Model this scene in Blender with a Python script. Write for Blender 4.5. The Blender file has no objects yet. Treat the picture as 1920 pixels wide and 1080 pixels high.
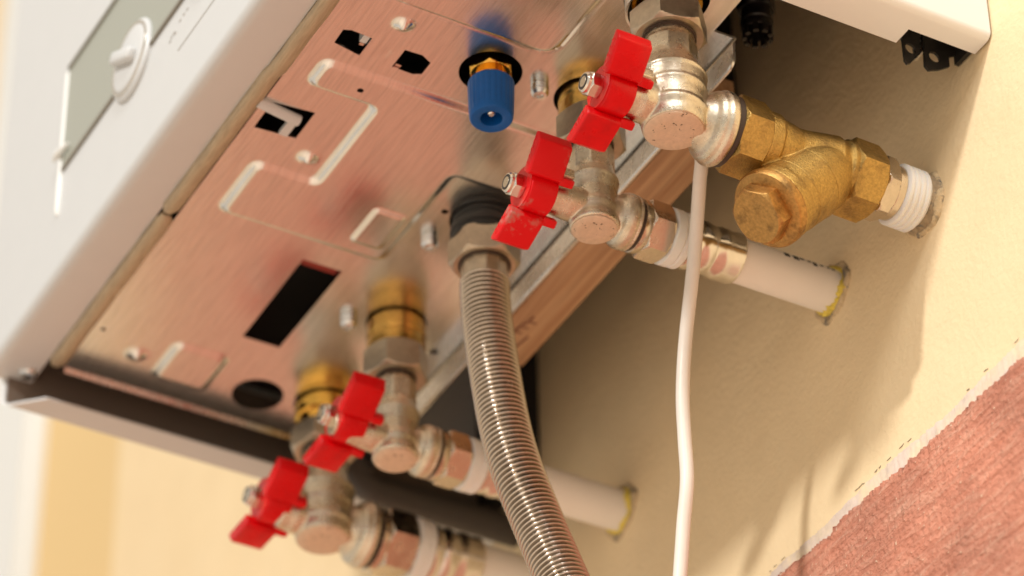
import bpy, bmesh, math, random
import numpy as np
from mathutils import Vector, Matrix
random.seed(7); np.random.seed(7)
S = bpy.context.scene
COL = S.collection
# ------------------------------------------------------------------ camera, light, exposure
cam = bpy.data.cameras.new('camera'); camo = bpy.data.objects.new('camera', cam); COL.objects.link(camo)
Rm = [[0.4802453438981224, -0.5384206546991872, -0.6924359957840672],
      [0.8770563429772914, 0.284249733270828, 0.3872651034869563],
      [-0.011686783452854184, -0.7932876450120484, 0.6087348613015064]]   # columns: right, down, forward
CP = Vector((1.1, -0.72, -1.0))
mw = Matrix.Identity(4)
for i in range(3):
    mw[i][0] = Rm[i][0]; mw[i][1] = -Rm[i][1]; mw[i][2] = -Rm[i][2]; mw[i][3] = CP[i]
camo.matrix_world = mw
cam.sensor_width = 36; cam.lens = 126.33; cam.clip_start = 0.05; cam.clip_end = 60
cam.dof.use_dof = True; cam.dof.focus_distance = 1.455; cam.dof.aperture_fstop = 7.0
S.camera = camo
W = bpy.data.worlds.new("World"); S.world = W; W.use_nodes = True
bg = W.node_tree.nodes['Background']; bg.inputs[0].default_value = (1.0, 0.90, 0.77, 1); bg.inputs[1].default_value = 0.60

def area(name, loc, target, size, energy, col):
    l = bpy.data.lights.new(name, 'AREA'); l.shape = 'DISK'; l.size = size; l.energy = energy; l.color = col
    o = bpy.data.objects.new(name, l); COL.objects.link(o); o.location = loc
    o.rotation_euler = (Vector(target) - Vector(loc)).to_track_quat('-Z', 'Y').to_euler()
    return o
area('key_lamp', (1.05, -2.5, 1.2), (0.1, -0.1, -0.1), 0.16, 45, (1.0, 0.98, 0.95))
area('ceiling_bounce_fill', (1.9, -1.1, 1.5), (0.15, -0.1, 0.0), 0.8, 25, (1.0, 1.0, 1.0))  # added soft fill standing for light bounced off the ceiling
S.view_settings.view_transform = 'Standard'; S.view_settings.look = 'None'
S.view_settings.exposure = 0.21; S.view_settings.gamma = 1.0
S.cycles.max_bounces = 8

# ------------------------------------------------------------------ materials
def mat(name, col, rough=.5, metal=0., noise=0., nscale=200., bump=0., bscale=400., col2=None, mixscale=60., mixlo=.45, mixhi=.65,
        coat=0., rvar=0., sss=0., stretch=None, spec=.5):
    m = bpy.data.materials.new(name); m.use_nodes = True
    nt = m.node_tree; b = nt.nodes['Principled BSDF']
    b.inputs['Base Color'].default_value = (*col, 1); b.inputs['Roughness'].default_value = rough
    b.inputs['Metallic'].default_value = metal; b.inputs['Coat Weight'].default_value = coat
    b.inputs['Specular IOR Level'].default_value = spec
    if sss: b.inputs['Subsurface Weight'].default_value = sss; b.inputs['Subsurface Radius'].default_value = (.004, .003, .002); b.inputs['Subsurface Scale'].default_value = 1
    tc = nt.nodes.new('ShaderNodeTexCoord'); vec = tc.outputs['Object']
    if stretch:
        mp = nt.nodes.new('ShaderNodeMapping'); mp.inputs['Scale'].default_value = stretch
        nt.links.new(vec, mp.inputs[0]); vec = mp.outputs[0]
    def nz(scale, detail=4, rg=.6):
        n = nt.nodes.new('ShaderNodeTexNoise'); n.inputs['Scale'].default_value = scale; n.inputs['Detail'].default_value = detail
        n.inputs['Roughness'].default_value = rg; nt.links.new(vec, n.inputs['Vector']); return n.outputs['Fac']
    last = None
    if col2 is not None:
        r = nt.nodes.new('ShaderNodeMapRange'); r.inputs[1].default_value = mixlo; r.inputs[2].default_value = mixhi
        nt.links.new(nz(mixscale, 6, .65), r.inputs[0])
        mx = nt.nodes.new('ShaderNodeMix'); mx.data_type = 'RGBA'; mx.inputs['A'].default_value = (*col, 1); mx.inputs['B'].default_value = (*col2, 1)
        nt.links.new(r.outputs[0], mx.inputs['Factor']); last = mx.outputs['Result']
    if noise:
        r = nt.nodes.new('ShaderNodeMapRange'); r.inputs[1].default_value = .25; r.inputs[2].default_value = .75
        r.inputs[3].default_value = 1 - noise; r.inputs[4].default_value = 1 + noise
        nt.links.new(nz(nscale), r.inputs[0])
        mx = nt.nodes.new('ShaderNodeMix'); mx.data_type = 'RGBA'; mx.blend_type = 'MULTIPLY'; mx.inputs['Factor'].default_value = 1
        if last: nt.links.new(last, mx.inputs['A'])
        else: mx.inputs['A'].default_value = (*col, 1)
        nt.links.new(r.outputs[0], mx.inputs['B']); last = mx.outputs['Result']
    if last: nt.links.new(last, b.inputs['Base Color'])
    if rvar:
        r = nt.nodes.new('ShaderNodeMapRange'); r.inputs[1].default_value = .3; r.inputs[2].default_value = .7
        r.inputs[3].default_value = max(.02, rough - rvar); r.inputs[4].default_value = rough + rvar
        nt.links.new(nz(nscale * .4 if noise else 90), r.inputs[0]); nt.links.new(r.outputs[0], b.inputs['Roughness'])
    if bump:
        bp = nt.nodes.new('ShaderNodeBump'); bp.inputs['Strength'].default_value = 1; bp.inputs['Distance'].default_value = bump
        nt.links.new(nz(bscale, 5, .6), bp.inputs['Height']); nt.links.new(bp.outputs[0], b.inputs['Normal'])
    return m
M = {}
M['plate'] = mat('galvanised_sheet', (.85, .84, .81), .225, 1, noise=.08, nscale=1, bump=.000014, bscale=1, rvar=.03, stretch=(90, 2200, 90), col2=(.62, .61, .58), mixscale=.35, mixlo=.45, mixhi=.8)
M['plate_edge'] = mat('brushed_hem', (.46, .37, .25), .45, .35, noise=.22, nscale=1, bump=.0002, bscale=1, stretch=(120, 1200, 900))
M['zinc'] = mat('zinc', (.80, .80, .79), .28, 1, noise=.1, nscale=300, rvar=.08)
M['nickel'] = mat('cast_nickel', (.70, .62, .49), .30, 1, noise=.14, nscale=700, bump=.00018, bscale=1500, col2=(.54, .44, .31), mixscale=110, mixlo=.5, mixhi=.8, rvar=.08)
M['nickel_smooth'] = mat('turned_nickel', (.66, .57, .46), .24, 1, noise=.08, nscale=350, bump=.00002, bscale=900, rvar=.08)
M['nickel_old'] = mat('dull_nickel', (.52, .44, .34), .38, 1, noise=.14, nscale=350, bump=.00004, bscale=900, rvar=.08)
M['cap_face'] = mat('dusty_cap_face', (.74, .58, .44), .55, .55, noise=.10, nscale=500, bump=.00008, bscale=900, col2=(.12, .08, .05), mixscale=330, mixlo=.63, mixhi=.66)
M['steel_hose'] = mat('brushed_steel_hose', (.56, .50, .43), .20, 1, noise=.08, nscale=350, rvar=.08)
M['chrome'] = mat('chrome', (.78, .73, .66), .19, 1, noise=.06, nscale=300)
M['brass'] = mat('cast_brass', (.53, .34, .105), .36, 1, noise=.25, nscale=900, bump=.00038, bscale=1500, col2=(.27, .165, .06), mixscale=90, mixlo=.48, mixhi=.75, rvar=.08)
M['brass_dark'] = mat('tarnished_brass', (.50, .28, .09), .42, 1, noise=.25, nscale=700, bump=.00024, bscale=1400, col2=(.13, .075, .035), mixscale=120, mixlo=.5, mixhi=.75, rvar=.1)
M['brass_shiny'] = mat('polished_brass', (.78, .45, .09), .17, 1, noise=.1, nscale=300)
M['red'] = mat('red_plastic', (.70, .001, .004), .30, 0, noise=.10, nscale=120, bump=.00003, bscale=500, spec=.30, col2=(.52, .006, .008), mixscale=70, mixlo=.5, mixhi=.75, rvar=.08)
M['red_scuff'] = mat('scuffed_red_plastic', (.74, .002, .006), .36, 0, bump=.00003, bscale=700, spec=.32, col2=(.50, .22, .18), mixscale=75, mixlo=.56, mixhi=.70)
M['blue'] = mat('blue_plastic', (.003, .095, .36), .40, 0, noise=.08, nscale=300, spec=.3)
M['black'] = mat('black_plastic', (.012, .010, .010), .38, 0, noise=.3, nscale=500)
M['brown_sheet'] = mat('dark_brown_sheet', (.17, .13, .10), .55)
M['faint'] = mat('faint_grey_print', (.50, .49, .47), .5)
M['tab_red'] = mat('dull_red', (.25, .02, .01), .6)
M['dark'] = mat('near_black_fill', (.014, .011, .009), .8)  # near-black; puts the shade inside the housing into its colour
M['black_metal'] = mat('black_painted_steel', (.030, .027, .024), .40, .3, noise=.25, nscale=300)
M['white'] = mat('white_enamel', (.60, .605, .60), .36, 0, noise=.012, nscale=60, bump=.00001, bscale=500)
M['white_dirty'] = mat('white_enamel_specked', (.82, .80, .78), .33, 0, col2=(.60, .50, .33), mixscale=170, mixlo=.735, mixhi=.76)
M['display'] = mat('grey_display', (.33, .34, .285), .25, 0)
M['grey'] = mat('grey_edge_and_gap', (.22, .20, .16), .4)
M['offwhite'] = mat('white_plastic', (.80, .76, .70), .40, 0, noise=.02, nscale=120, sss=.15)
M['cable'] = mat('white_cable', (.80, .74, .66), .42, 0, noise=.05, nscale=150, col2=(.42, .34, .27), mixscale=220, mixlo=.70, mixhi=.76, stretch=(1, 1, .35))
M['pipe'] = mat('white_pipe', (.86, .80, .73), .40, 0, noise=.015, nscale=100)
M['threads'] = mat('translucent_plastic', (.80, .78, .75), .35, 0, sss=.3)
M['foam'] = mat('yellow_foam', (.78, .60, .10), .9, 0, noise=.3, nscale=300, bump=.0006, bscale=500)
M['crumb'] = mat('crumbled_plaster', (.62, .47, .28), .95, 0, noise=.3, nscale=300, bump=.0008, bscale=400, col2=(.20, .17, .13), mixscale=140, mixlo=.50, mixhi=.6)
M['mortar'] = mat('grey_mortar', (.36, .27, .17), .95, 0, noise=.25, nscale=300, bump=.0006, bscale=500, col2=(.16, .14, .11), mixscale=110, mixlo=.52, mixhi=.6)
M['brass_old'] = mat('dull_brass', (.58, .34, .09), .26, 1, noise=.2, nscale=300, col2=(.34, .19, .06), mixscale=80, mixlo=.45, mixhi=.75)
M['pipe_grey'] = mat('dark_grey_pipe', (.060, .050, .043), .5, 0, noise=.1, nscale=150)
M['rubber'] = mat('black_rubber', (.02, .018, .016), .5)
M['gasket'] = mat('dark_gasket', (.05, .03, .02), .5)
M['wood'] = mat('pine', (.54, .33, .185), .6, 0, noise=.20, nscale=1, bump=.0003, bscale=1, col2=(.42, .22, .11), mixscale=.7, mixlo=.4, mixhi=.65, stretch=(14, 420, 420))
M['stamp'] = mat('stamp_ink', (.16, .05, .03), .7)
M['ink'] = mat('print_ink', (.05, .05, .05), .6)
def wall_mat(m):
    nt = m.node_tree; b = nt.nodes['Principled BSDF']; tc = nt.nodes.new('ShaderNodeTexCoord')
    mp = nt.nodes.new('ShaderNodeMapping'); mp.inputs['Scale'].default_value = (13, 1, 19); mp.inputs['Rotation'].default_value = (0, .5, 0); nt.links.new(tc.outputs['Object'], mp.inputs[0])
    n = nt.nodes.new('ShaderNodeTexNoise'); n.inputs['Scale'].default_value = 1; n.inputs['Detail'].default_value = 6; nt.links.new(mp.outputs[0], n.inputs[0])
    bp = nt.nodes.new('ShaderNodeBump'); bp.inputs['Distance'].default_value = .0022; nt.links.new(n.outputs[0], bp.inputs['Height'])
    old = next(x for x in nt.nodes if x.type == 'BUMP' and x != bp); nt.links.new(bp.outputs[0], old.inputs['Normal'])
    return m
M['wall'] = mat('cream_wall', (.88, .69, .425), .75, 0, noise=.025, nscale=40, bump=.0005, bscale=330, col2=(.85, .655, .39), mixscale=14, mixlo=.4, mixhi=.75)
wall_mat(M['wall'])
M['ochre'] = mat('ochre_wall', (.78, .56, .27), .8)
M['frame_white'] = mat('white_gloss_wood', (.80, .80, .77), .5)
M['plaster_edge'] = mat('pale_plaster_edge', (.72, .58, .48), .9, 0, noise=.12, nscale=200, bump=.0005, bscale=420, col2=(.83, .66, .43), mixscale=40)
M['crack'] = mat('crack_line', (.34, .27, .18), .9)
M['floor'] = mat('pale_floor', (.86, .75, .62), .6, 0, noise=.12, nscale=8)
def dado_mat():
    m = mat('red_plaster', (.62, .185, .125), .9, 0)
    nt = m.node_tree; b = nt.nodes['Principled BSDF']; tc = nt.nodes.new('ShaderNodeTexCoord')
    mp = nt.nodes.new('ShaderNodeMapping'); mp.inputs['Rotation'].default_value = (0, math.radians(-14), 0); mp.inputs['Scale'].default_value = (55, 120, 260)
    nt.links.new(tc.outputs['Object'], mp.inputs[0])
    n1 = nt.nodes.new('ShaderNodeTexNoise'); n1.inputs['Scale'].default_value = 1; n1.inputs['Detail'].default_value = 7; n1.inputs['Roughness'].default_value = .7; n1.inputs['Distortion'].default_value = .6
    nt.links.new(mp.outputs[0], n1.inputs[0])
    n2 = nt.nodes.new('ShaderNodeTexNoise'); n2.inputs['Scale'].default_value = 420; n2.inputs['Detail'].default_value = 3; nt.links.new(tc.outputs['Object'], n2.inputs[0])
    n3 = nt.nodes.new('ShaderNodeTexNoise'); n3.inputs['Scale'].default_value = 22; n3.inputs['Detail'].default_value = 4; nt.links.new(tc.outputs['Object'], n3.inputs[0])
    r = nt.nodes.new('ShaderNodeValToRGB'); e = r.color_ramp.elements
    e[0].position = .28; e[0].color = (.56, .20, .12, 1); e[1].position = .72; e[1].color = (.80, .43, .30, 1)
    x = e.new(.5); x.color = (.70, .285, .185, 1)
    nt.links.new(n1.outputs[0], r.inputs[0])
    mx = nt.nodes.new('ShaderNodeMix'); mx.data_type = 'RGBA'; mx.blend_type = 'MULTIPLY'; mx.inputs['Factor'].default_value = .8
    mr = nt.nodes.new('ShaderNodeMapRange'); mr.inputs[1].default_value = .3; mr.inputs[2].default_value = .7; mr.inputs[3].default_value = .75; mr.inputs[4].default_value = 1.2
    nt.links.new(n3.outputs[0], mr.inputs[0]); nt.links.new(r.outputs[0], mx.inputs['A']); nt.links.new(mr.outputs[0], mx.inputs['B'])
    sp = nt.nodes.new('ShaderNodeMapRange'); sp.inputs[1].default_value = .66; sp.inputs[2].default_value = .72; nt.links.new(n2.outputs[0], sp.inputs[0])
    mx2 = nt.nodes.new('ShaderNodeMix'); mx2.data_type = 'RGBA'; mx2.inputs['B'].default_value = (.85, .6, .42, 1)
    nt.links.new(sp.outputs[0], mx2.inputs['Factor']); nt.links.new(mx.outputs['Result'], mx2.inputs['A'])
    nt.links.new(mx2.outputs['Result'], b.inputs['Base Color'])
    ad = nt.nodes.new('ShaderNodeMath'); ad.operation = 'ADD'; nt.links.new(n1.outputs[0], ad.inputs[0])
    ml = nt.nodes.new('ShaderNodeMath'); ml.operation = 'MULTIPLY'; ml.inputs[1].default_value = 1.3; nt.links.new(n2.outputs[0], ml.inputs[0]); nt.links.new(ml.outputs[0], ad.inputs[1])
    bp = nt.nodes.new('ShaderNodeBump'); bp.inputs['Distance'].default_value = .0022; nt.links.new(ad.outputs[0], bp.inputs['Height']); nt.links.new(bp.outputs[0], b.inputs['Normal'])
    return m
M['dado'] = dado_mat()

# ------------------------------------------------------------------ mesh helpers
PI = math.pi
class MB:
    def __init__(s): s.v = []; s.f = []
    def add(s, vs, fs):
        o = len(s.v); s.v += [tuple(v) for v in vs]; s.f += [tuple(i + o for i in f) for f in fs]
    def rings(s, rings, cap0=True, cap1=True, closed=True):
        n = len(rings[0]); vs = [p for r in rings for p in r]; fs = []
        for k in range(len(rings) - 1):
            for i in range(n if closed else n - 1):
                j = (i + 1) % n
                fs.append((k * n + i, k * n + j, (k + 1) * n + j, (k + 1) * n + i))
        if cap0: fs.append(tuple(reversed(range(n))))
        if cap1: fs.append(tuple((len(rings) - 1) * n + i for i in range(n)))
        s.add(vs, fs)
    def lathe(s, prof, T=None, n=48, cap0=True, cap1=True):
        T = T or Matrix.Identity(4)
        s.rings([[T @ Vector((r * math.cos(2 * PI * i / n), r * math.sin(2 * PI * i / n), z)) for i in range(n)] for r, z in prof], cap0, cap1)
    def hexnut(s, af, z0, z1, T=None, sides=6, n=72, c0=True, c1=True, rot=0.):
        T = T or Matrix.Identity(4); ap = af / 2; R = []
        L = z1 - z0; ds = [0, .0003, .0006, .0010, .0015, .0022]
        zs = [(z0 + d, d if c0 else 1) for d in ds] + [(z1 - d, d if c1 else 1) for d in reversed(ds)]
        for z, d in zs:
            ring = []
            for i in range(n):
                a = 2 * PI * i / n; q = (a % (2 * PI / sides)) - PI / sides
                hr = ap / math.cos(q); ring.append(T @ Vector((min(hr, ap * .985 + d * 1.6) * math.cos(a + rot), min(hr, ap * .985 + d * 1.6) * math.sin(a + rot), z)))
            R.append(ring)
        s.rings(R)
    def box(s, a, b):
        x0, y0, z0 = a; x1, y1, z1 = b
        s.add([(x0, y0, z0), (x1, y0, z0), (x1, y1, z0), (x0, y1, z0), (x0, y0, z1), (x1, y0, z1), (x1, y1, z1), (x0, y1, z1)],
              [(3, 2, 1, 0), (4, 5, 6, 7), (0, 1, 5, 4), (1, 2, 6, 5), (2, 3, 7, 6), (3, 0, 4, 7)])
    def extrude(s, poly, f0, f1, cap0=True, cap1=True):   # poly: 2D list; f0/f1 map 2D -> 3D
        s.rings([[f0(p) for p in poly], [f1(p) for p in poly]], cap0, cap1)
    def tube(s, pts, rad, n=16):
        pts = [Vector(p) for p in pts]; R = []; up = Vector((0, 1, 0)); 
        for k, p in enumerate(pts):
            t = (pts[min(k + 1, len(pts) - 1)] - pts[max(k - 1, 0)]).normalized()
            a = t.cross(up); 
            if a.length < 1e-4: a = t.cross(Vector((1, 0, 0)))
            a.normalize(); b = t.cross(a); r = rad(k) if callable(rad) else rad
            R.append([p + r * (math.cos(2 * PI * i / n) * a + math.sin(2 * PI * i / n) * b) for i in range(n)])
        s.rings(R)
    def mesh(s, name, m, ang=32):
        me = bpy.data.meshes.new(name); me.from_pydata(s.v, [], s.f)
        bm = bmesh.new(); bm.from_mesh(me); bmesh.ops.recalc_face_normals(bm, faces=bm.faces); bm.to_mesh(me); bm.free()
        finish(me, m, ang); return me
def finish(me, m, ang=32):
    me.materials.clear(); me.materials.append(m)
    for p in me.polygons: p.use_smooth = True
    if ang is not None: me.set_sharp_from_angle(angle=math.radians(ang))
def link(name, me, parent=None, loc=None):
    o = bpy.data.objects.new(name, me); COL.objects.link(o)
    if parent: o.parent = parent
    if loc: o.location = loc
    return o
def part(name, mb, m, parent, ang=32): return link(name, mb.mesh(name, M[m], ang), parent)
def thing(name, label, cat, loc=(0, 0, 0), group=None):
    o = bpy.data.objects.new(name, None); COL.objects.link(o); o.location = loc; o.empty_display_size = .01
    return tag(o, label, cat, group)
def tag(o, label, cat, group=None):
    o['label'] = label; o['category'] = cat
    if group: o['group'] = group
    return o
def structure(name, me):
    o = link(name, me); o['kind'] = 'structure'; return o
def bevel(me, w, seg=2, ang=30):
    bm = bmesh.new(); bm.from_mesh(me)
    es = [e for e in bm.edges if len(e.link_faces) == 2 and e.calc_face_angle(0) > math.radians(ang)]
    bmesh.ops.bevel(bm, geom=es, offset=w, segments=seg, affect='EDGES', profile=.5, clamp_overlap=True)
    bm.to_mesh(me); bm.free()
def fuse(mb, m, vox, it=4):      # melt overlapping closed shapes into one cast surface
    me = bpy.data.meshes.new('tmp'); me.from_pydata(mb.v, [], mb.f)
    bm = bmesh.new(); bm.from_mesh(me); bmesh.ops.recalc_face_normals(bm, faces=bm.faces); bm.to_mesh(me); bm.free()
    o = bpy.data.objects.new('tmp', me); COL.objects.link(o)
    r = o.modifiers.new('r', 'REMESH'); r.mode = 'VOXEL'; r.voxel_size = vox
    sm = o.modifiers.new('s', 'SMOOTH'); sm.iterations = it; sm.factor = .5
    dg = bpy.context.evaluated_depsgraph_get(); dg.update()
    out = bpy.data.meshes.new_from_object(o.evaluated_get(dg)); bpy.data.objects.remove(o)
    finish(out, M[m], None); return out
def frame(origin, z, x=None):      # matrix whose local z is the given direction
    z = Vector(z).normalized(); x = Vector(x) if x else (Vector((1, 0, 0)) if abs(z.x) < .9 else Vector((0, 0, 1)))
    y = z.cross(x).normalized(); x = y.cross(z)
    T = Matrix.Identity(4)
    for i in range(3): T[i][0] = x[i]; T[i][1] = y[i]; T[i][2] = z[i]; T[i][3] = origin[i]
    return T
mm = lambda L: [(a / 1000, b / 1000) for a, b in L]

# ------------------------------------------------------------------ the setting
DZ = -.1745
w = MB(); w.box((-.72, 0, -1.45), (2.6, .12, 1.9)); wall = structure('wall', w.mesh('wall', M['wall']))
w = MB(); w.box((-.862, .001, -1.45), (-.7201, .12, 1.9)); structure('ochre_strip', w.mesh('ochre_strip', M['ochre']))  # ochre strip set flush with the wall
w = MB(); w.box((-3.2, .004, -1.45), (-1.0, .12, 1.9)); structure('wall_beyond_door', w.mesh('wall_beyond_door', M['wall']))
w = MB(); w.box((-2.2, -2.0, -1.5), (2.6, .12, -1.45)); structure('floor', w.mesh('floor', M['floor']))
# red plaster dado with a ragged top edge, standing slightly proud of the wall
xs = np.linspace(-.72, 2.6, 3321); rng = np.random.RandomState(3)
def smooth(a, k): return np.convolve(np.pad(a, k, 'edge'), np.ones(2 * k + 1) / (2 * k + 1), 'valid')
rag = smooth(rng.randn(len(xs)), 1) * .0005 + smooth(rng.randn(len(xs)), 6) * .0016 + smooth(rng.randn(len(xs)), 22) * .006 + smooth(rng.randn(len(xs)), 60) * .006
tz = DZ - .003 + rag
d = MB(); n = len(xs)
rows = [[(x, -.0022, -1.45) for x in xs], [(x, -.0022, z - .004) for x, z in zip(xs, tz)], [(x, -.0019 + .0004 * r, z - .001) for x, z, r in zip(xs, tz, rng.randn(n))], [(x, .001, z) for x, z in zip(xs, tz)]]
d.rings(rows, False, False, closed=False); dado = structure('red_dado', d.mesh('red_dado', M['dado'], None))
up = DZ + .0024 + smooth(rng.randn(n), 3) * .0004 + smooth(rng.randn(n), 25) * .005 + smooth(rng.randn(n), 70) * .008
d = MB(); d.rings([[(x, -.0005, z - .012) for x, z in zip(xs, tz)], [(x, -.0016 + .0003 * r, z) for x, z, r in zip(xs, up, rng.randn(n))], [(x, .0006, z + .0012) for x, z in zip(xs, up)]], False, False, closed=False)
structure('plaster_edge', d.mesh('plaster_edge', M['plaster_edge'], None))
c = MB()      # dark broken crack running just above the plaster edge
for i in range(0, n - 3, 3):
    if .02 < xs[i] < .34 and math.sin(xs[i] * 70) + .6 * math.sin(xs[i] * 190) > .1 and rng.rand() < .5:
        z = up[i] + .0034 + .0003 * rng.randn(); L = .0012 + .0032 * rng.rand(); h = .00010 + .0003 * rng.rand() ** 2
        c.add([(xs[i], -.0003, z), (xs[i] + L * .6, -.0003, z - h), (xs[i] + L, -.0003, z + .0003 * rng.randn()), (xs[i] + L * .5, -.0003, z + h), (xs[i] + L * .5, .001, z)],
              [(0, 1, 2, 3), (0, 4, 1), (1, 4, 2), (2, 4, 3), (3, 4, 0)])
o = structure('wall_crack', c.mesh('wall_crack', M['crack'], None))
df = thing('door_frame', 'tall white blurred door frame on the far left beside the ochre strip', 'door frame', (-.937, 0, -1.45))
f = MB(); f.box((-.07, -.012, 0), (.066, .11, 3.3)); part('jamb', f, 'frame_white', df)
f = MB(); f.box((.0661, -.004, 0), (.0745, .11, 3.3)); part('door_stop', f, 'frame_white', df)

# ------------------------------------------------------------------ boiler
B = thing('gas_boiler', 'white wall hung gas boiler seen from below with bare metal underside', 'boiler', (0, 0, 0))
XL, XR, ZB = -.2105, .223, -.0167
# front cover: profile in YZ, extruded along X
def fc_profile():
    P = [(-.2485, .0012), (-.2490, .0002), (-.2500, .0)]
    P += [(-.2655, -.0004)]
    for k in range(0, 9):
        a = math.radians(-90 - 90 * k / 8); P.append((-.2666 + .0054 * math.cos(a), .0050 + .0054 * math.sin(a)))
    P += [(-.272, .70), (-.2705, .70), (-.2705, .006), (-.266, .0015), (-.2500, .0015)]
    return P
f = MB(); pf = fc_profile(); f.extrude(pf, lambda p: (XL - .0005, p[0], p[1]), lambda p: (XR - .002, p[0], p[1])); fc = part('front_cover', f, 'white', B, 40)
f = MB(); f.lathe(mm([(4.2, 0), (4.2, -1.2), (3.4, -2.4), (1.6, -2.9)]), Matrix.Translation((-.2009, -.254, 0)), 20); s_ = part('cover_screw', f, 'zinc', B)
f = MB(); f.lathe(mm([(1.7, -2.6), (1.5, -3.0)]), Matrix.Translation((-.2009, -.254, 0)), 6); part('screw_socket', f, 'black', s_)
# display, its bright side edge, knobs on the cover
f = MB(); f.box((-.127, -.2728, .0625), (.14, -.271, .1235)); me = f.mesh('display_panel', M['display']); dp = link('display_panel', me, B)
f = MB(); f.box((-.127, -.2738, .1236), (.14, -.271, .1252)); f.box((-.126, -.2734, .0607), (.14, -.271, .0624)); part('edge_and_shadow_gap', f, 'grey', B)  # upper strip is the edge; lower strip draws the shadow gap in grey
f = MB(); f.tube([(-.1285, -.2722, z / 1000) for z in (122, 110, 95, 80, 66, 58, 48, 38, 36)], lambda k: .0016 if k < 8 else .0006, 12); me = f.mesh('edge_highlight_strip', M['frame_white']); link('edge_highlight_strip', me, B)  # raised display edge, made white to carry the bright reflection along it
f = MB(); f.tube([(-.1335, -.2745, .0715), (-.128, -.2752, .0712), (-.117, -.2742, .0705)], lambda k: (.0008, .0018, .0006)[k], 10); part('edge_glint', f, 'frame_white', B)  # white sliver shaped like the star glint on that edge
f = MB(); f.box((.005, -.2723, .0335), (.14, -.2715, .0342)); part('cover_groove', f, 'faint', B)
f = MB()
for k, (x, z) in enumerate([(-.0055, .046), (-.004, .0475), (-.0015, .048), (.0, .0465), (.0045, .0505), (.0085, .0510), (.012, .0512)]):
    f.box((x, -.27235, z), (x + .0022, -.2715, z + .0007))
part('cover_symbol', f, 'faint', B)
def knob(x, z):
    k = MB(); T = frame((x, -.272, z), (0, -1, 0))
    k.lathe(mm([(20, 0), (20, 1.6), (19.4, 2.4), (18.4, 2.8)]), T, 48); kn = part('control_knob', k, 'white', B)
    k = MB(); k.lathe(mm([(18.4, 2.4), (18.4, 3.2), (17.6, 3.6), (16.8, 3.2), (16.6, 2.8)]), T, 48); part('trim_ring', k, 'chrome', kn)
    k = MB(); k.lathe(mm([(16.6, 2.8), (16.0, 3.6), (14.0, 4.2)]), T, 48); part('dial', k, 'white', kn)
    k = MB(); k.box((-.0125, -.0034, .003), (.0125, .0034, .0085)); me = k.mesh('grip', M['white']); bevel(me, .002, 3); finish(me, M['white'])
    g = link('grip', me, kn); g.matrix_local = T @ Matrix.Rotation(math.radians(-30), 4, 'Z')
    return kn
knob(-.045, .0665); knob(.036, .0685)
# side panels: bent sheet, profile in XZ extruded along Y
def side_profile(xo, xi, sgn, t=.0011, r=.0035):
    P = [(xo, .70)]
    for k in range(9):
        a = PI / 2 * k / 8; P.append((xo - sgn * r * (1 - math.cos(a)), ZB + r * (1 - math.sin(a))))
    P += [(xi, ZB), (xi, ZB + t), (xo - sgn * (r), ZB + t)]
    for k in range(1, 5):
        a = PI / 2 * (1 - k / 4); P.append((xo - sgn * (t + (r - t) * (1 - math.cos(a))), ZB + t + (r - t) * (1 - math.sin(a))))
    P += [(xo - sgn * t, .70)]
    return P
f = MB()
f.extrude(side_profile(XR, .2018, 1), lambda p: (p[0], -.2625, p[1]), lambda p: (p[0], -.034, p[1]))
f.extrude(side_profile(XR, .2112, 1), lambda p: (p[0], -.034, p[1]), lambda p: (p[0], -.0010, p[1]), cap0=False)
part('right_side_panel', f, 'white_dirty', B, 40)
f = MB()
P0 = side_profile(XL, -.1945, -1)
f.extrude(P0, lambda p: (p[0], -.2625 + max(0, p[0] - XL) * 1.05, p[1]), lambda p: (p[0], -.0028, p[1]))
part('left_side_panel', f, 'white', B, 40)
f = MB(); f.box((XL + .0012, -.2605, ZB + .0013), (XL + .0022, -.0030, .033)); part('inner_dark_sheet', f, 'brown_sheet', B)  # thin dark brown sheet over the inner face of the left panel
# black wall bracket under the right panel (two pierced tabs of sheet steel)
def sheet_poly(name, poly, hole, x, t, m, parent):
    bm = bmesh.new(); N = 20
    out = [bm.verts.new((x, a / 1000, b / 1000)) for a, b in poly]
    es = [bm.edges.new((out[i], out[(i + 1) % len(out)])) for i in range(len(out))]
    if hole:
        hv = [bm.verts.new((x, (hole[0] + hole[2] * math.cos(2 * PI * i / N)) / 1000, (hole[1] + hole[2] * math.sin(2 * PI * i / N)) / 1000)) for i in range(N)]
        es += [bm.edges.new((hv[i], hv[(i + 1) % N])) for i in range(N)]
    bmesh.ops.triangle_fill(bm, edges=es, use_beauty=True)
    r = bmesh.ops.extrude_face_region(bm, geom=bm.faces[:])
    for v in r['geom']:
        if isinstance(v, bmesh.types.BMVert): v.co.x += t
    bmesh.ops.recalc_face_normals(bm, faces=bm.faces)
    me = bpy.data.meshes.new(name); bm.to_mesh(me); bm.free(); finish(me, m); return link(name, me, parent)
bk = thing('wall_bracket', 'black pierced steel bracket hanging under the white panel corner at the wall', 'bracket', (0, 0, 0))
sheet_poly('bracket_tab', [(-33, 4), (-33, -8), (-29.6, -12), (-29.4, -23.5), (-28.3, -24.9), (-26.3, -23.5), (-20.8, -15.4), (-21.1, -11), (-20.2, -8), (-20.2, 4)], (-25.8, -15.6, 2.7), .1995, .0012, M['black_metal'], bk)
sheet_poly('bracket_tab', [(-19.2, 4), (-18.8, -11), (-19.3, -22.2), (-17.6, -24.1), (-12, -21.5), (-6.6, -17.6), (-6.4, -12.4), (-2.9, -10), (-1.9, -13.6), (-.6, -12.6), (-.6, 4)], (-14.0, -15.4, 2.7), .1995, .0012, M['black_metal'], bk)
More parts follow.
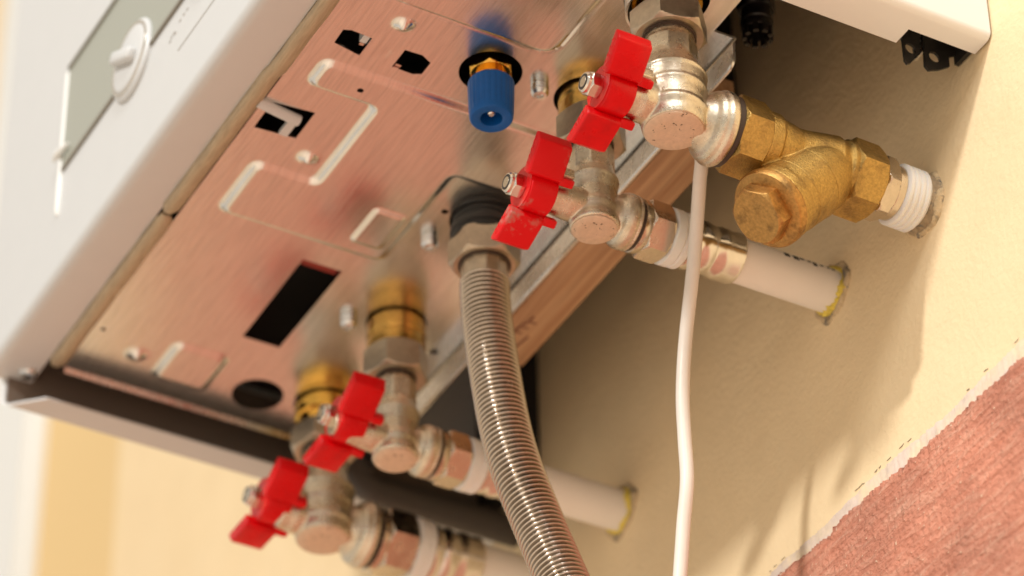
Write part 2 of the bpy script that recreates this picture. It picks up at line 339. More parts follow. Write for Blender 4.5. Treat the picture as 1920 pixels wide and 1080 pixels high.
f = MB(); f.box((.1925, -.0186, -.013), (.1995, -.0176, .004)); part('bracket_rib', f, 'zinc', bk)
f = MB(); f.box((.1990, -.0026, -.014), (.222, -.0006, .010)); part('bracket_flange', f, 'black_metal', bk)
f = MB(); f.box((-.20, -.012, .080), (.0317, -.0005, .1695)); f.box((-.2085, -.010, .002), (-.1615, -.0004, .0795)); part('dark_gap_boxes', f, 'dark', B)  # two near-black boxes on the wall filling the dark bands behind the plate
# housing above; near-black colour stands in for shade inside the holes and gap
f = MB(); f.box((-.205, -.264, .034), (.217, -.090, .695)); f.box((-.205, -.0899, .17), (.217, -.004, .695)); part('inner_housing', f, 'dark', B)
f = MB(); f.box((XL, -.272, .7005), (XR, -.002, .704)); part('top_panel', f, 'white', B)

# ---- bottom plate: one embossed sheet with punched holes
def rounded(poly, r, k=5):
    out = []; n = len(poly)
    for i in range(n):
        p, a, b = Vector(poly[i]), Vector(poly[i - 1]), Vector(poly[(i + 1) % n])
        u = (a - p); v = (b - p); rr = min(r, u.length * .48, v.length * .48); u.normalize(); v.normalize()
        for j in range(k + 1):
            t = j / k; q = (1 - t) ** 2 * (p + u * rr) + 2 * t * (1 - t) * p + t * t * (p + v * rr); out.append((q.x, q.y))
    return out
def sdf(px, py, poly):
    d2 = np.full(px.shape, 1e9); ins = np.zeros(px.shape, bool); n = len(poly)
    for i in range(n):
        ax, ay = poly[i]; bx, by = poly[(i + 1) % n]; ex, ey = bx - ax, by - ay
        t = np.clip(((px - ax) * ex + (py - ay) * ey) / (ex * ex + ey * ey + 1e-12), 0, 1)
        d2 = np.minimum(d2, (px - ax - t * ex) ** 2 + (py - ay - t * ey) ** 2)
        c = ((ay > py) != (by > py)) & (px < (bx - ax) * (py - ay) / ((by - ay) if by != ay else 1e-12) + ax); ins ^= c
    return np.where(ins, -1, 1) * np.sqrt(d2)
sst = lambda a, b, x: (lambda t: t * t * (3 - 2 * t))(np.clip((x - a) / (b - a), 0, 1))
circ = lambda x, y, r, n=40: [(x + r * math.cos(2 * PI * i / n), y + r * math.sin(2 * PI * i / n)) for i in range(n)]
E1 = rounded([(65, -108), (65, -229.2), (48.6, -229.2), (48.6, -197.2), (-9.8, -197.2), (-9.8, -226.2), (-46.3, -226.2), (-46.3, -147), (23.6, -147), (23.6, -108)], 4.5)
E2 = rounded([(-146.5, -201.2), (-175, -201.2), (-175, -176), (-146.5, -176)], 3.5)
E3 = rounded([(-12, -166.2), (-37, -166.2), (-37, -152), (-12, -152)], 2)
E4 = rounded([(111.5, -300), (111.5, -146.5), (300, -142), (300, -300)], 9, 8)
VX = {1: (165, -121.5), 2: (94.5, -118), 3: (-86.5, -118), 4: (-160, -118)}
holes = [[(76, -231), (85, -231.3), (86.4, -228), (85.8, -218), (73.6, -218)], [(73.6, -202.6), (85.8, -202.6), (86.2, -194.5), (83.4, -189.2), (75.3, -189.2), (73.4, -192.6)],
         circ(56, -208.6, 1.5, 16), circ(90, -164, 13.6), [(10.4, -237), (29.2, -237.2), (31.3, -217.8), (12, -217.8)], [(-128, -177), (-63, -177.6), (-62.7, -157.9), (-128, -158)],
         circ(-166.9, -150.7, 12.4), circ(-2.7, -137, 1.7, 16), circ(-97.5, -92.5, 2.2, 16), circ(-153.3, -236.2, 1.3, 14),
         circ(165, -121.5, 18.0), circ(94.3, -118.4, 15.3), circ(-86.5, -118, 14.3), circ(-160, -118, 15.4), circ(-1, -118, 15.6)]
st = 1.0
X = np.arange(-191, 202.01, st); Y = np.arange(-241, -82.9, st)
gx, gy = np.meshgrid(X, Y)
def height(gx, gy):
    z = -2.4 * sst(1.6, -1.6, sdf(gx, gy, E1)) - 2.0 * sst(1.5, -1.5, sdf(gx, gy, E2)) - 1.1 * sst(.9, -.9, sdf(gx, gy, E3))
    s4 = sdf(gx, gy, E4); z = z - .5 * sst(.5, -.5, s4) + .7 * np.exp(-(s4 / .55) ** 2)
    for x, y in ((100, -210.6), (3.1, -207.3), (-163.5, -214.6)):
        r2 = (gx - x) ** 2 + (gy - y) ** 2; z = z - 3.4 * np.exp(-r2 / 7.)
    z = z - .12 * np.sin(gx * .021 + gy * .013) - .08 * np.sin(gx * .055 - gy * .04 + 1.2)
    for x, y in ((77, -211.5), (79.5, -210.5), (82, -209.4), (78.5, -208.6), (81, -208)):
        z = z + .25 * np.exp(-((gx - x) ** 2 + (gy - y) ** 2) / .9)
    return z
def build_plate():
    bm = bmesh.new(); ny, nx = gx.shape
    px, py = gx.copy(), gy.copy(); hole_in = np.zeros((ny - 1, nx - 1), bool); cx, cy = (gx[:-1, :-1] + gx[1:, 1:]) / 2, (gy[:-1, :-1] + gy[1:, 1:]) / 2
    owner = np.full((ny - 1, nx - 1), -1)
    for h, H in enumerate(holes):
        m = sdf(cx, cy, H) < 0; owner[m] = h
    # plate corner notch at the back right (open gap)
    m = (cx > 157) & (cy > -94.5 + 0 * cx); owner[m] = 999
    for h, H in enumerate(holes):
        m = owner == h
        vm = np.zeros((ny, nx), bool); vn = np.zeros((ny, nx), bool)
        for a in (0, 1):
            for b in (0, 1):
                vm[a:ny - 1 + a, b:nx - 1 + b] |= m; vn[a:ny - 1 + a, b:nx - 1 + b] |= ~m
        ys, xs_ = np.where(vm & vn)
        for yy, xx in zip(ys, xs_):
            p = np.array((px[yy, xx], py[yy, xx])); best = None
            for i in range(len(H)):
                a = np.array(H[i]); e = np.array(H[(i + 1) % len(H)]) - a; t = np.clip((p - a) @ e / (e @ e + 1e-12), 0, 1); q = a + t * e
                dd = ((p - q) ** 2).sum()
                if best is None or dd < best[0]: best = (dd, q)
            px[yy, xx], py[yy, xx] = best[1]
        if len(H) < 12:
            for a in H:
                k = np.argmin((px[ys, xs_] - a[0]) ** 2 + (py[ys, xs_] - a[1]) ** 2); px[ys[k], xs_[k]], py[ys[k], xs_[k]] = a
    # drop part of grid inside holes
    pz = height(px, py)
    vid = -np.ones((ny, nx), int); vs = []; fs = []
    keep = owner < 0
    need = np.zeros((ny, nx), bool)
    for a in (0, 1):
        for b in (0, 1): need[a:ny - 1 + a, b:nx - 1 + b] |= keep
    idx = np.where(need.ravel())[0]; vid.ravel()[idx] = np.arange(len(idx))
    V = np.stack([px, py, pz], -1).reshape(-1, 3)[idx] / 1000
    yy, xx = np.where(keep)
    F = np.stack([vid[yy, xx], vid[yy + 1, xx], vid[yy + 1, xx + 1], vid[yy, xx + 1]], 1)
    me = bpy.data.meshes.new('bottom_plate'); me.from_pydata(V.tolist(), [], F.tolist())
    bm.from_mesh(me)
    be = [e for e in bm.edges if e.is_boundary]
    r = bmesh.ops.extrude_edge_only(bm, edges=be)
    for g in r['geom']:
        if isinstance(g, bmesh.types.BMVert): g.co.z += .0011
    bmesh.ops.recalc_face_normals(bm, faces=bm.faces)
    bm.to_mesh(me); bm.free(); finish(me, M['plate'], 40); return me
plate = link('bottom_plate', build_plate(), B)
f = MB(); f.box((-.1916, -.2395, -.0016), (-.1911, -.0845, .001)); part('side_lip', f, 'zinc', B)
# rear flange of the plate (folded down, rounded right end) and front hem
f = MB(); N = 8
R = []
for x, zb in [(-.200, -.0145)] + [(.1515, -.0145)] + [(.1515 + .0045 * math.sin(a), -.0145 + .0045 * (1 - math.cos(a))) for a in np.linspace(.15, PI / 2, 8)]:
    R.append([(x, -.0828, -.0012), (x, -.0840, -.0016), (x, -.0843, -.0028), (x, -.0843, min(-.0030, zb + .0030)), (x, -.0850, min(-.0014, zb + .0008)), (x, -.0846, min(-.0012, zb)), (x, -.0836, min(-.001, zb)), (x, -.0832, min(-.0009, zb + .001))])
f.rings(R); part('rear_flange', f, 'zinc', B, 25)
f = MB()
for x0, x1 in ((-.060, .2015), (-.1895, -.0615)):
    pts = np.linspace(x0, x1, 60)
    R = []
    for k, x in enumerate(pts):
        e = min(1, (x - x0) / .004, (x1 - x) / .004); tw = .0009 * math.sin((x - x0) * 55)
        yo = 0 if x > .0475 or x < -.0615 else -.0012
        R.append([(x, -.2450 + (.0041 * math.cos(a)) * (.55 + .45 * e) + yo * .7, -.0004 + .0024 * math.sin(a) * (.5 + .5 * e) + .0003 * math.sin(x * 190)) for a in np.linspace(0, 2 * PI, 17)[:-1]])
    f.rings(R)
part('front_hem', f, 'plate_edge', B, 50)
# fastener screws hanging from the plate
for i, (x, y) in enumerate(((.0924, -.1415), (-.0220, -.1344), (-.0922, -.1398))):
    f = MB(); prof = [(3.4, .5)]
    for k in range(3): prof += [(3.5, -.3 - 1.5 * k), (3.9, -.8 - 1.5 * k), (3.9, -1.2 - 1.5 * k), (3.5, -1.6 - 1.5 * k)]
    prof += [(3.6, -4.9), (2.9, -5.9), (1.6, -6.0), (1.3, -5.0)]
    f.lathe(mm(prof), Matrix.Translation((x, y, 0)), 24); part('plate_screw', f, 'zinc', B, 50)
# clip in the square hole, and bits of mechanism behind the other holes
f = MB(); f.tube([(.0275, -.243, -.0006), (.0262, -.234, -.001), (.0250, -.2225, -.0015)], .0026, 14); f.box((.0125, -.2262, -.0012), (.0235, -.2222, .0008)); part('plastic_clip', f, 'white', B)
f = MB(); f.box((.0805, -.2215, .001), (.0852, -.2185, .008)); part('latch', f, 'white', B)
f = MB(); f.box((.0785, -.2208, .0012), (.0800, -.2188, .012)); f.box((.0738, -.2015, .001), (.0752, -.1988, .006)); part('latch_spring', f, 'chrome', B)
f = MB(); f.box((-.0700, -.1772, .003), (-.0630, -.1582, .005)); part('red_tab', f, 'tab_red', B)
# union sleeves in the plate holes belong to the valves (below)

# ------------------------------------------------------------------ shut-off valves
def handle_mesh(back=False):
    out = []; inn = []
    def arc(r, a0, a1, k): return [(r * math.sin(a0 + (a1 - a0) * i / k), r * math.cos(a0 + (a1 - a0) * i / k)) for i in range(k + 1)]
    q = math.radians(50)
    q = math.radians(58); A = arc(9.7, -q, q, 16)
    right = [(8.0, 6.9), (9.4, 9.0), (23.4, 5.3), (25.2, .6), (24.6, -.9), (10.2, 2.4)]
    I = arc(7.8, math.radians(64), -math.radians(64), 16)
    right = right + [(7.4, 3.0)]
    left = [(-x, y) for x, y in reversed(right)]
    return A, I, right, left
def make_handle(name, m, parent):
    A, I, right, left = handle_mesh(); pieces = []
    for P, y0, y1 in ((A + I, -.0342, -.0218), (right, -.0380, -.0222), (left, -.0380, -.0222)):
        f = MB(); f.extrude([(a / 1000, b / 1000) for a, b in P], lambda p: (p[0], y0, p[1]), lambda p: (p[0], y1, p[1]))
        q = f.mesh('h', M[m]); bevel(q, .0010, 3, 28); pieces.append(q)
    f = MB()
    for q in pieces: f.add([v.co[:] for v in q.vertices], [tuple(p.vertices) for p in q.polygons])
    me = f.mesh('h', M[m])
    g = MB()
    g.extrude([(.0092 * math.sin(a), .0092 * math.cos(a)) for a in np.linspace(0, 2 * PI, 25)[:-1]], lambda p: (p[0], -.0346, p[1]), lambda p: (p[0], -.0316, p[1]))   # web under the nut
    for s in (1, -1):
        q = MB(); q.box((.0092 * s - .0019, -.0230, .0032), (.0092 * s + .0019, -.0162, .0078)); t = q.mesh('t', M[m]); bevel(t, .0009, 2)
        g.add([v.co[:] for v in t.vertices], [tuple(p.vertices) for p in t.polygons])
        for k in range(4):      # worn raised lettering on the front edge of each wing
            cx = s * (11.2 + 3.1 * k) / 1000; cz = (5.6 - .72 * k) / 1000 - .0012
            g.tube([(cx + .0010 * math.cos(a), -.0379, cz + .0012 * math.sin(a)) for a in np.linspace(.5 + k, 4.6 + k * .7, 7)], .00032, 6)
    t = g.mesh('t', M[m])
    f = MB(); f.add([v.co[:] for v in me.vertices], [tuple(p.vertices) for p in me.polygons]); f.add([v.co[:] for v in t.vertices], [tuple(p.vertices) for p in t.polygons])
    me2 = f.mesh(name, M[m], 40)
    return link(name, me2, parent)
def make_valve(big, label, group):
    t = thing('shutoff_valve', label, 'valve', (0, 0, 0), group)
    AZ = -.062 if big else -.0615
    b = MB()
    if big:
        b.lathe(mm([(10.4, -18), (10.5, -33), (11.4, -37), (12.9, -40.5), (14.0, -43), (14.4, -43.8), (14.9, -44.6), (14.9, -45.4), (14.4, -46.2), (14.3, -51.4), (14.6, -52.2), (14.7, -53.2), (14.3, -54.2), (13.9, -56), (13.7, -61), (14.2, -62), (14.5, -63.2), (14.0, -64.6), (13.4, -66), (13.1, -69), (12.6, -71.0), (11, -71.3)]))
        b.hexnut(.0212, -.040, -.026, sides=8, rot=.2)
        T = frame((0, 0, AZ), (0, 1, 0))
        b.lathe(mm([(8.2, 0), (9.4, 8), (11.2, 12.5), (12.0, 14), (13.9, 15.4), (14.9, 16.8), (15.2, 18), (15.4, 18.6), (16.1, 19.6), (16.2, 21.8), (15.6, 23)]), T)
        hubr, sc = 8.6, 1.0
    else:
        b.lathe(mm([(8.7, -22), (8.7, -39), (9.4, -42.5), (10.5, -45.6), (11.1, -46.6), (11.2, -47.6), (10.8, -48.6), (10.4, -51), (9.9, -53.5), (9.8, -59.5), (10.3, -61), (10.5, -62.2), (10.2, -63.4), (9.7, -65), (9.7, -66.6), (10.4, -68), (10.6, -69.8), (10.1, -70.8), (8.5, -71)]))
        b.hexnut(.0178, -.042, -.029, sides=8, rot=.2)
        T = frame((0, 0, AZ), (0, 1, 0))
        b.lathe(mm([(8.4, 0), (8.8, 8), (9.6, 9.6), (11.2, 10.9), (11.8, 12), (12.3, 13.2), (12.4, 15.4), (11.8, 16.5), (12.3, 17.1), (12.2, 18)]), T)
        hubr, sc = 7.6, .86
    T = frame((0, 0, AZ), (0, -1, 0))
    b.lathe(mm([(hubr, 0), (hubr, 16 * sc), (hubr * .93, 19), (hubr * .9, 23), (6.8, 23.5), (5.6, 27), (5.4, 32)]), T, 32)
    b.box((.0042, -.0205, AZ + .0062), (.0086, -.0135, AZ + .0108)); b.box((-.0086, -.0205, AZ + .0052), (-.0042, -.0135, AZ + .0098))
    link('valve_body', fuse(b, 'nickel', .00042, 5), t)
    f = MB(); r = 12.0 if big else 9.6
    f.lathe(mm([(r, -70.6), (r, -71.45), (r - .5, -71.75), (r * .5, -71.85), (.3, -71.8)]), None, 40); part('end_cap', f, 'cap_face', t)
    # union nut and brass tail
    f = MB()
    if big:
        f.hexnut(.0288, -.0222, -.0098, rot=.30); part('union_nut', f, 'nickel_old', t)
        f = MB(); f.lathe(mm([(11.3, -21), (11.3, -23.4), (10.4, -23.4)]), None, 40); part('gland', f, 'gasket', t)
        f = MB(); f.lathe(mm([(13.2, -10), (13.4, -6), (13.3, -5.5), (13.3, -4.2), (14.6, -3.4), (15.0, 2), (13.8, 3), (13.8, 20)]), None, 48); part('brass_tail', f, 'brass_shiny', t)
    else:
        f.hexnut(.0268, -.0268, -.0118, rot=.30); part('union_nut', f, 'nickel_old', t)
        f = MB(); f.lathe(mm([(9.5, -25.5), (9.5, -27.9), (8.6, -27.9)]), None, 40); part('gland', f, 'gasket', t)
        f = MB(); f.lathe(mm([(13.4, -12), (13.8, -10.5), (13.8, -6.4), (13.2, -5.6), (13.2, -4.6), (13.9, -3.6), (13.9, 3), (13.0, 4), (13.0, 20)]), None, 48); part('brass_tail', f, 'brass_old', t)
    # lever
    h = make_handle('lever_handle', 'red', t); h.location = (0, 0, AZ); h.rotation_euler = (0, math.radians(180 - 32), 0)
    f = MB(); T = frame((0, 0, 0), (0, -1, 0)); f.hexnut(.0096, .0344, .0398, T, n=48, rot=.35); f.lathe(mm([(4.5, 39.2), (4.4, 41.0), (3.9, 41.7), (3.2, 41.7)]), T, 28)
    nut = part('lock_nut', f, 'chrome', t); nut.location = (0, 0, AZ)
    f = MB(); f.lathe(mm([(2.7, 40), (2.7, 41.4), (2.3, 41.9)]), T, 20); s = part('stud', f, 'nickel', nut)
    f = MB(); f.lathe(mm([(3.4, 40), (3.4, 41.85), (2.7, 41.85)]), T, 24); part('nylon_ring', f, 'black', nut)
    return t
G = 'angled shut-off valves with red levers under the boiler'
def copy_tree(o, parent=None):
    c = o.copy(); COL.objects.link(c)
    if parent: c.parent = parent; c.matrix_parent_inverse = o.matrix_parent_inverse.copy()
    for ch in list(o.children): copy_tree(ch, c)
    return c
v1 = make_valve(True, 'large nickel valve with red lever nearest the camera, joined to the brass strainer', G); v1.location = (.165, -.1215, 0)
v4 = copy_tree(v1); v4.location = (-.160, -.118, -.0055); v4['label'] = 'large blurred nickel valve with red lever lowest and farthest left'
v2 = make_valve(False, 'small nickel valve with scuffed red lever between blue cap and white cable', G); v2.location = (.0945, -.118, 0)
v3 = copy_tree(v2); v3.location = (-.0865, -.118, -.0055); v3['label'] = 'small nickel valve with red lever just left of the corrugated hose'
for v, an, dy, sc, dz in ((v2, 34, 0, 1.0, 0), (v3, 17, .0040, 1.09, .0040), (v4, 13, .0020, 1.09, .0040)):
    for ch in v.children:
        if ch.name.startswith('lever_handle'): ch.rotation_euler = (0, math.radians(180 - an), 0); ch.scale = (sc, 1, sc); ch.location.y += dy; ch.location.z += dz
        if ch.name.startswith('lock_nut'): ch.location.y += dy; ch.location.z += dz
for ch in v2.children:
    if ch.name.startswith('lever_handle'):
        ch.data = ch.data.copy(); ch.data.materials[0] = M['red_scuff']; ch['label'] = 'red lever with pale scuffs on its upper wing'
# spring clip round the first union
f = MB()
f.rings([[(r * math.cos(a), r * math.sin(a), z) for r, z in ((.0166, -.0078), (.0176, -.0080), (.0178, .012), (.0166, .012))] for a in np.linspace(math.radians(150), math.radians(390), 40)])
cl = tag(link('retaining_clip', f.mesh('retaining_clip', M['zinc'], 40), None, (.165, -.1215, 0)), 'bright metal clip round the brass tail above the nearest valve', 'clip')

# ------------------------------------------------------------------ brass strainer and its wall connection
A0 = Vector((.165, -.0960, -.0618)); A1 = Vector((.1656, -.008, -.0645)); ax = (A1 - A0).normalized(); LEN = (A1 - A0).length
ST = thing('brass_strainer', 'tarnished brass Y strainer with hexagonal plug beside the wall', 'pipe strainer', (0, 0, 0))
T = frame(A0, ax, (1, 0, 0))
f = MB(); f.lathe(mm([(15.0, -2.8), (15.2, -2.2), (15.2, .2), (14, .4)]), T, 48); part('washer', f, 'gasket', ST)
f = MB(); f.hexnut(.0290, .0002, .0142, T, rot=.12); part('inlet_hex', f, 'brass', ST)
f = MB(); f.hexnut(.0292, .0550, .0694, T, rot=.12); part('outlet_hex', f, 'brass', ST)
b = MB()
b.lathe(mm([(12, 6), (13.9, 13), (14.4, 14.4), (14.4, 19.5), (13.2, 20.3), (12.6, 26), (11.8, 30), (12.3, 35), (13.6, 42), (14.6, 48), (13.6, 50.5), (13.6, 52), (14.8, 53), (14.6, 55.5), (12, 61)]), T)
J = A0 + ax * .0490; bd = Vector((-.05, -.70, -.714)).normalized()
TB = frame(J, bd, (1, 0, 0))
b.lathe(mm([(13.5, -2), (15.2, 8), (15.8, 14), (15.9, 33.5), (16.2, 34.5), (16.2, 39)]), TB)
link('strainer_body', fuse(b, 'brass', .00045, 5), ST)
f = MB(); f.lathe(mm([(16.2, 38.9), (16.8, 39.8), (16.8, 42.8), (16.2, 43.8), (13.6, 44.6), (10, 44.8)]), TB, 56); pg = part('plug_rim', f, 'brass_dark', ST)
f = MB(); f.hexnut(.0224, .0440, .0514, TB, c0=False, rot=.25); part('plug_hex', f, 'brass_dark', ST)
f = MB()
for z in (.0155, .0285): f.lathe([(.0159, z), (.01604, z + .0003), (.0159, z + .0006)], TB, 56, False, False)
part('casting_line', f, 'brass', ST)
WC = thing('wall_connector', 'nickel hex nipple with ribbed white plastic collar between strainer and wall', 'pipe fitting', (0, 0, 0))
Z = lambda k: k
f = MB(); f.hexnut(.0245, .0698, .0768, T, rot=.35); part('hex_nipple', f, 'nickel_smooth', WC)
f = MB(); f.lathe(mm([(11.6, 76.5), (11.8, 77.4), (11.8, 80.2), (11, 80.3)]), T, 48); part('nipple_ring', f, 'nickel_smooth', WC)
prof = [(11, 80)]
for k in range(4): prof += [(12.8, 80.4 + 2.7 * k), (13.5, 81.0 + 2.7 * k), (13.5, 82.3 + 2.7 * k), (12.8, 82.9 + 2.7 * k)]
prof += [(12.4, 91.6), (11.6, 91.8)]
f = MB(); f.lathe(mm(prof), T, 56, True, False); part('ribbed_collar', f, 'threads', WC)
def crumble(loc, r0, r1, h, seed, m):
    rg = np.random.RandomState(seed); R = []; n = 72
    w1, w2 = rg.rand(2) * 6
    for i in range(n):
        a = 2 * PI * i / n; k = .62 + .3 * math.sin(2 * a + w1) + .25 * math.sin(5 * a + w2) + .35 * rg.rand(); k = max(.12, k); c_, s_ = math.cos(a), math.sin(a)
        ro = r0 + (r1 - r0) * (.75 + .35 * math.sin(3 * a + w2) + .25 * math.sin(7 * a + w1) + .3 * rg.rand())
        R.append([(r * c_, y, r * s_) for r, y in ((r0 - .002, .001), (r0 - .001 * rg.rand(), -h * k), (r0 + (ro - r0) * .5, -h * k * (.5 + .6 * rg.rand())), (ro, -.0002), (ro, .001))])
    R.append(R[0]); f = MB(); f.rings(R, False, False, closed=False); me = f.mesh('crumbled_plaster', M[m], None)
    return link('crumbled_plaster', me, None, loc)
f = MB(); R = []; rg = np.random.RandomState(4)
for r, z in ((11.2, 90.5), (12.2, 91.2), (12.5, 93), (13.0, 94.5), (13.4, 97)):
    R.append([T @ Vector(((r + .35 * rg.randn()) / 1000 * math.cos(2 * PI * i / 60), (r + .35 * rg.randn()) / 1000 * math.sin(2 * PI * i / 60), (z + .25 * rg.randn()) / 1000)) for i in range(60)])
f.rings(R, False, False); part('mortar_plug', f, 'mortar', WC, None)
tag(crumble((.1656, 0, -.0648), .0128, .0146, .0026, 1, 'crumb'), 'ragged grey plaster edge round the ribbed white collar', 'plaster', 'broken plaster round the pipe holes')

# ------------------------------------------------------------------ white pipes with press fittings
def make_pipe(big, off, label):
    t = thing('water_pipe', label, 'pipe', (0, 0, 0), 'white water pipes running into the wall')
    T = frame((0, 0, -.0640 if big else -.0618), (0, 1, 0)); o = off
    s = 1.27 if big else 1.0
    P = lambda L: [(r * s / 1000, (o + z + (4 if big and z > 15 else 0)) / 1000) for r, z in L]
    f = MB(); f.lathe(P([(11.3, -.4), (11.3, 1.2), (10, 1.2)]), T, 40); part('gasket', f, 'gasket', t)
    f = MB(); f.lathe(P([(11.2, 1.0), (11.9, 1.4), (11.9, 4.0), (11.4, 4.8), (11, 5.2)]), T, 48); f.hexnut(.0226 * s, (o + 4.6) / 1000, (o + (20 if big else 16)) / 1000, T, rot=.22); part('union_nut', f, 'nickel_smooth', t)
    f = MB(); f.lathe(P([(11.6, 15.8), (12.6, 16.4), (12.6, 20.2), (12.0, 21), (12.4, 21.6), (12.4, 24.0), (11.6, 24.6)]), T, 48); part('plastic_ring', f, 'threads', t)
    pr = [(10.3, 24.4), (11.3, 25.2), (11.5, 27.5), (10.9, 29.5), (11.2, 31), (11.6, 33.5), (11.0, 36.5), (10.8, 38), (11.4, 40.5), (11.4, 43), (11.1, 46), (11.4, 49), (11.3, 50.4), (10.2, 50.6)]
    f = MB(); f.lathe(P(pr), T, 48); part('press_sleeve', f, 'chrome', t)
    f = MB(); f.lathe([(.0098 * s, (o + 40) / 1000), (.0098 * s, .125)], T, 40); part('pipe', f, 'pipe', t)
    return t
p2 = make_pipe(False, 18.1, 'white plastic pipe with printed text running from the scuffed-lever valve to the wall'); p2.location = (.0945, -.118, 0)
p3 = copy_tree(p2); p3.location = (-.0865, -.118, -.0055); p3['label'] = 'white plastic pipe passing behind the corrugated hose into the wall'
p4 = make_pipe(True, 24.0, 'blurred white pipe at the bottom edge leaving the lowest valve'); p4.location = (-.160, -.118, -.0040)
f = MB(); rg = random.Random(5)      # printed marks on the upper pipe (too soft in the photograph to read)
T = frame((.0945, -.118, -.0618), (0, 1, 0))
y = .0885
while y < .113:
    L = rg.choice((.0016, .0022, .0028)); a0 = math.radians(-34 + rg.uniform(-1, 1)); hgt = rg.choice((.16, .32, .32))
    R = []
    for yy in (y, y + L): R.append([T @ Vector((.00985 * math.cos(a0 + hgt * k / 3), .00985 * math.sin(a0 + hgt * k / 3), yy)) for k in range(4)])
    f.rings(R, False, False, closed=False); y += L + rg.choice((.0006, .0008, .0018))
pm = part('pipe_print', f, 'ink', None); pm.parent = p2; pm.matrix_parent_inverse = Matrix.Translation((-.0945, .118, 0))
for (x, z), s, lab in (((.0945, -.0618), 1, 'foam'), ((-.0865, -.0673), 1, 'foam')):
    fo = crumble((x, 0, z), .0097, .0119, .0034, int(abs(x) * 1000), 'foam'); fo.name = 'foam_seal'
    tag(fo, 'yellow foam ring where the printed upper white pipe enters the wall' if x > 0 else 'yellow foam ring where the lower white pipe enters the wall', 'foam seal', 'yellow foam seals at the wall')
    cr = crumble((x, -.0002, z),   .0120, .0142, .0014, 9 + int(abs(x) * 1000), 'crumb')
    tag(cr, 'cracked plaster round the foam ring of the printed upper pipe' if x > 0 else 'cracked plaster round the foam ring of the lower pipe', 'plaster', 'broken plaster round the pipe holes')

# ------------------------------------------------------------------ corrugated gas hose
GH = thing('gas_hose', 'corrugated stainless steel hose hanging from a hex union under the boiler', 'gas hose', (-.001, -.118, 0))
f = MB(); f.lathe(mm([(14.5, 4), (14.5, -2), (13.6, -2.6), (13.6, -4.2), (15.2, -5), (15.4, -7.6), (14, -8.4), (14, -9.6), (15, -10.2), (14.6, -12)]), None, 48); part('rubber_seal', f, 'rubber', GH)
f = MB(); f.hexnut(.0280, -.0248, -.0108, rot=.06); part('union_nut', f, 'nickel_old', GH)
f = MB(); f.lathe(mm([(11.9, -24), (11.9, -25.0), (11, -25.1)]), None, 40); part('gland', f, 'gasket', GH)
f = MB(); f.hexnut(.0206, -.0345, -.0235, sides=12, rot=.1); part('ferrule', f, 'nickel_old', GH)
ctrl = [(0, 0, -.034), (.0005, 0, -.046), (.0013, .0008, -.060), (.0035, .002, -.080), (.0065, .0052, -.112), (.0100, .0092, -.137), (.0150, .0158, -.164), (.0225, .0222, -.194), (.034, .030, -.235)]
def spline(C, n):
    C = [Vector(c) for c in C]; C = [C[0] * 2 - C[1]] + C + [C[-1] * 2 - C[-2]]; out = []
    for i in range(1, len(C) - 2):
        for k in range(n):
            t = k / n; a, b, c, d = C[i - 1:i + 3]
            out.append(.5 * (2 * b + (c - a) * t + (2 * a - 5 * b + 4 * c - d) * t * t + (3 * b - a - 3 * c + d) * t ** 3))
    return out + [C[-2]]
sp = spline(ctrl, 60); ac = [0]
for a, b in zip(sp, sp[1:]): ac.append(ac[-1] + (b - a).length)
Ltot = ac[-1]; pitch = .00250; K = 10; ns = int(Ltot / pitch * K); pts = []; j = 0
for i in range(ns):
    s = i * pitch / K
    while ac[j + 1] < s: j += 1
    pts.append(sp[j].lerp(sp[j + 1], (s - ac[j]) / (ac[j + 1] - ac[j])))
f = MB(); f.tube(pts, lambda k: .0068 + .0044 * abs(math.sin(PI * k / K)) ** .8, 48)
part('corrugated_tube', f, 'steel_hose', GH, None)

# ------------------------------------------------------------------ blue capped filling tap
BT = thing('blue_capped_tap', 'dark blue ribbed plastic cap on a brass stem poking through the plate', 'tap', (.0912, -.1645, .0012))
f = MB(); f.hexnut(.0175, -.0040, .0030, sides=6, rot=.5); part('brass_hex', f, 'brass_shiny', BT)
f = MB(); f.lathe(mm([(6.6, -3.5), (6.6, -10)]), None, 36); f.lathe(mm([(6.5, 3), (6.5, 20)]), None, 24); part('brass_stem', f, 'brass_shiny', BT)
R = []; n = 144
for r, z, rb in [(9.3, -8.6, 0), (9.9, -9.2, .1), (10.0, -10.2, .24), (9.6, -23.5, .24), (9.4, -25.5, .1), (9.2, -27.6, 0), (8.6, -28.3, 0), (5.2, -28.4, 0), (4.7, -28.0, 0), (4.5, -22, 0)]:
    R.append([((r - rb * (1 if (i // 2) % 3 == 0 else 0)) / 1000 * math.cos(2 * PI * i / n), (r - rb * (1 if (i // 2) % 3 == 0 else 0)) / 1000 * math.sin(2 * PI * i / n), z / 1000) for i in range(n)])
f = MB(); f.rings(R); part('ribbed_cap', f, 'blue', BT, 45)
f = MB(); f.lathe(mm([(1.6, -20), (1.6, -25.6), (1.0, -26)]), None, 16); part('spindle', f, 'zinc', BT)

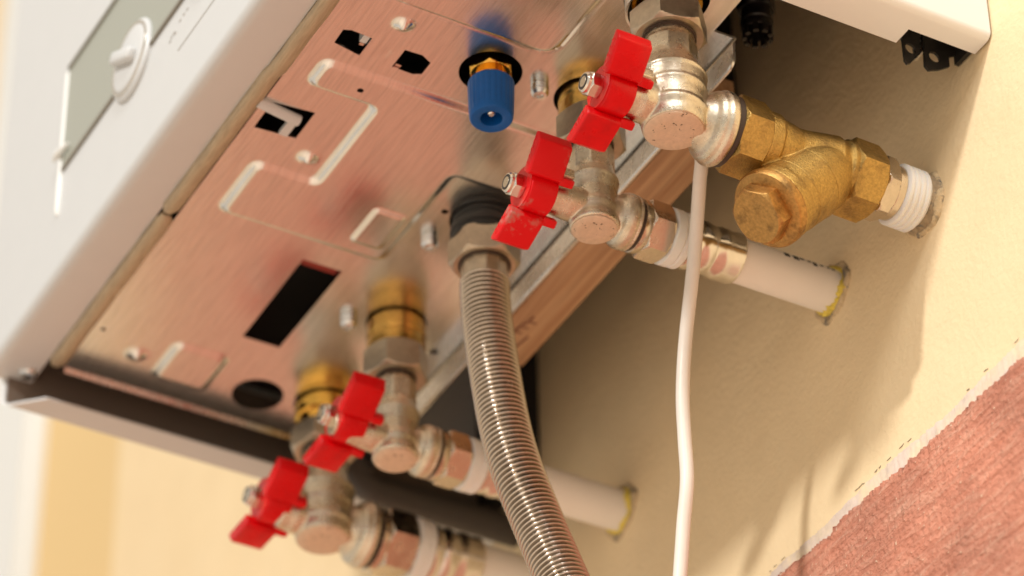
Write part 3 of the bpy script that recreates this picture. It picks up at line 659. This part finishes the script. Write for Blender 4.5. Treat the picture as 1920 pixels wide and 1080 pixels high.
# ------------------------------------------------------------------ batten, cable, drain spout
f = MB(); f.box((-.0725, -.0822, -.0135), (.118, -.0592, .016)); 
f.v = [(x - (.012 if (x < 0 and y < -.07) else 0), y, z) for x, y, z in f.v]
me = f.mesh('wooden_batten', M['wood']); bevel(me, .0008, 2); finish(me, M['wood'])
wb = tag(link('wooden_batten', me), 'planed pine batten behind the metal flange, with a faint brown stamp', 'wooden batten')
f = MB(); rg = random.Random(11)
for (x, y, L, a) in [(-.052, -.0765, .004, .3), (-.0500, -.0740, .0035, 1.4), (-.0470, -.0755, .0045, .2), (-.0455, -.0728, .003, 1.2), (-.0425, -.0745, .004, .5), (-.0405, -.0715, .0035, 1.5), (-.0380, -.0735, .004, .1), (-.0565, -.0690, .012, .12)]:
    dx, dy = L * math.cos(a) / 2, L * math.sin(a) / 2; q = .0006
    f.add([(x - dx + q * math.sin(a), y - dy - q * math.cos(a), -.01362), (x + dx + q * math.sin(a), y + dy - q * math.cos(a), -.01362), (x + dx - q * math.sin(a), y + dy + q * math.cos(a), -.01362), (x - dx - q * math.sin(a), y - dy + q * math.cos(a), -.01362)], [(0, 1, 2, 3)])
part('stamp', f, 'stamp', wb)
cp = [(.1237, -.093, .004), (.1285, -.093, -.012), (.1345, -.0925, -.030), (.1385, -.092, -.044), (.1375, -.091, -.0545), (.1306, -.088, -.0599), (.1199, -.083, -.0675), (.1068, -.078, -.0846), (.0930, -.075, -.1132), (.0889, -.075, -.1378), (.0887, -.075, -.160), (.0889, -.075, -.1802), (.0845, -.075, -.200), (.0802, -.075, -.2212), (.0775, -.076, -.24), (.074, -.08, -.30)]
f = MB(); f.tube(spline(cp, 10), .0029, 20); tag(link('white_cable', f.mesh('white_cable', M['cable'], None)), 'white electric cable hanging down in front of the wall', 'cable')
DS = thing('drain_spout', 'black plastic drain spout with notched open end at the top edge', 'drain spout', (.1395, -.060, 0))
f = MB(); f.hexnut(.0150, .0385, .062, rot=.2); part('spout_nut', f, 'black', DS)
f = MB(); f.lathe(mm([(6.6, 39), (6.6, 34), (7.1, 33.4), (7.1, 32.2), (6.5, 31.6), (6.5, 29.6), (6.9, 29), (6.7, 27.6), (5.8, 27.4), (5.2, 29), (5.0, 38)]), None, 40, True, True); part('spout_body', f, 'black', DS)
f = MB()
for k in range(9):
    a = 2 * PI * k / 9; Tq = Matrix.Rotation(a, 4, 'Z')
    q = MB(); q.box((.0048, -.0012, .0232), (.0066, .0012, .0285)); f.add([Tq @ Vector(v) for v in q.v], q.f)
part('spout_teeth', f, 'black', DS)

# dark drain pipe running to the wall behind the lower valves
DP = MB(); DP.tube(spline([(-.1855, -.094, .030), (-.1855, -.094, .004), (-.1855, -.092, -.010), (-.1855, -.084, -.0185), (-.1855, -.072, -.0205), (-.1855, -.040, -.0208), (-.1855, -.0005, -.0210)], 10), .0078, 24)
tag(link('drain_pipe', DP.mesh('drain_pipe', M['pipe_grey'], None)), 'dark grey rounded pipe running to the wall behind the two lowest valves', 'drain pipe')
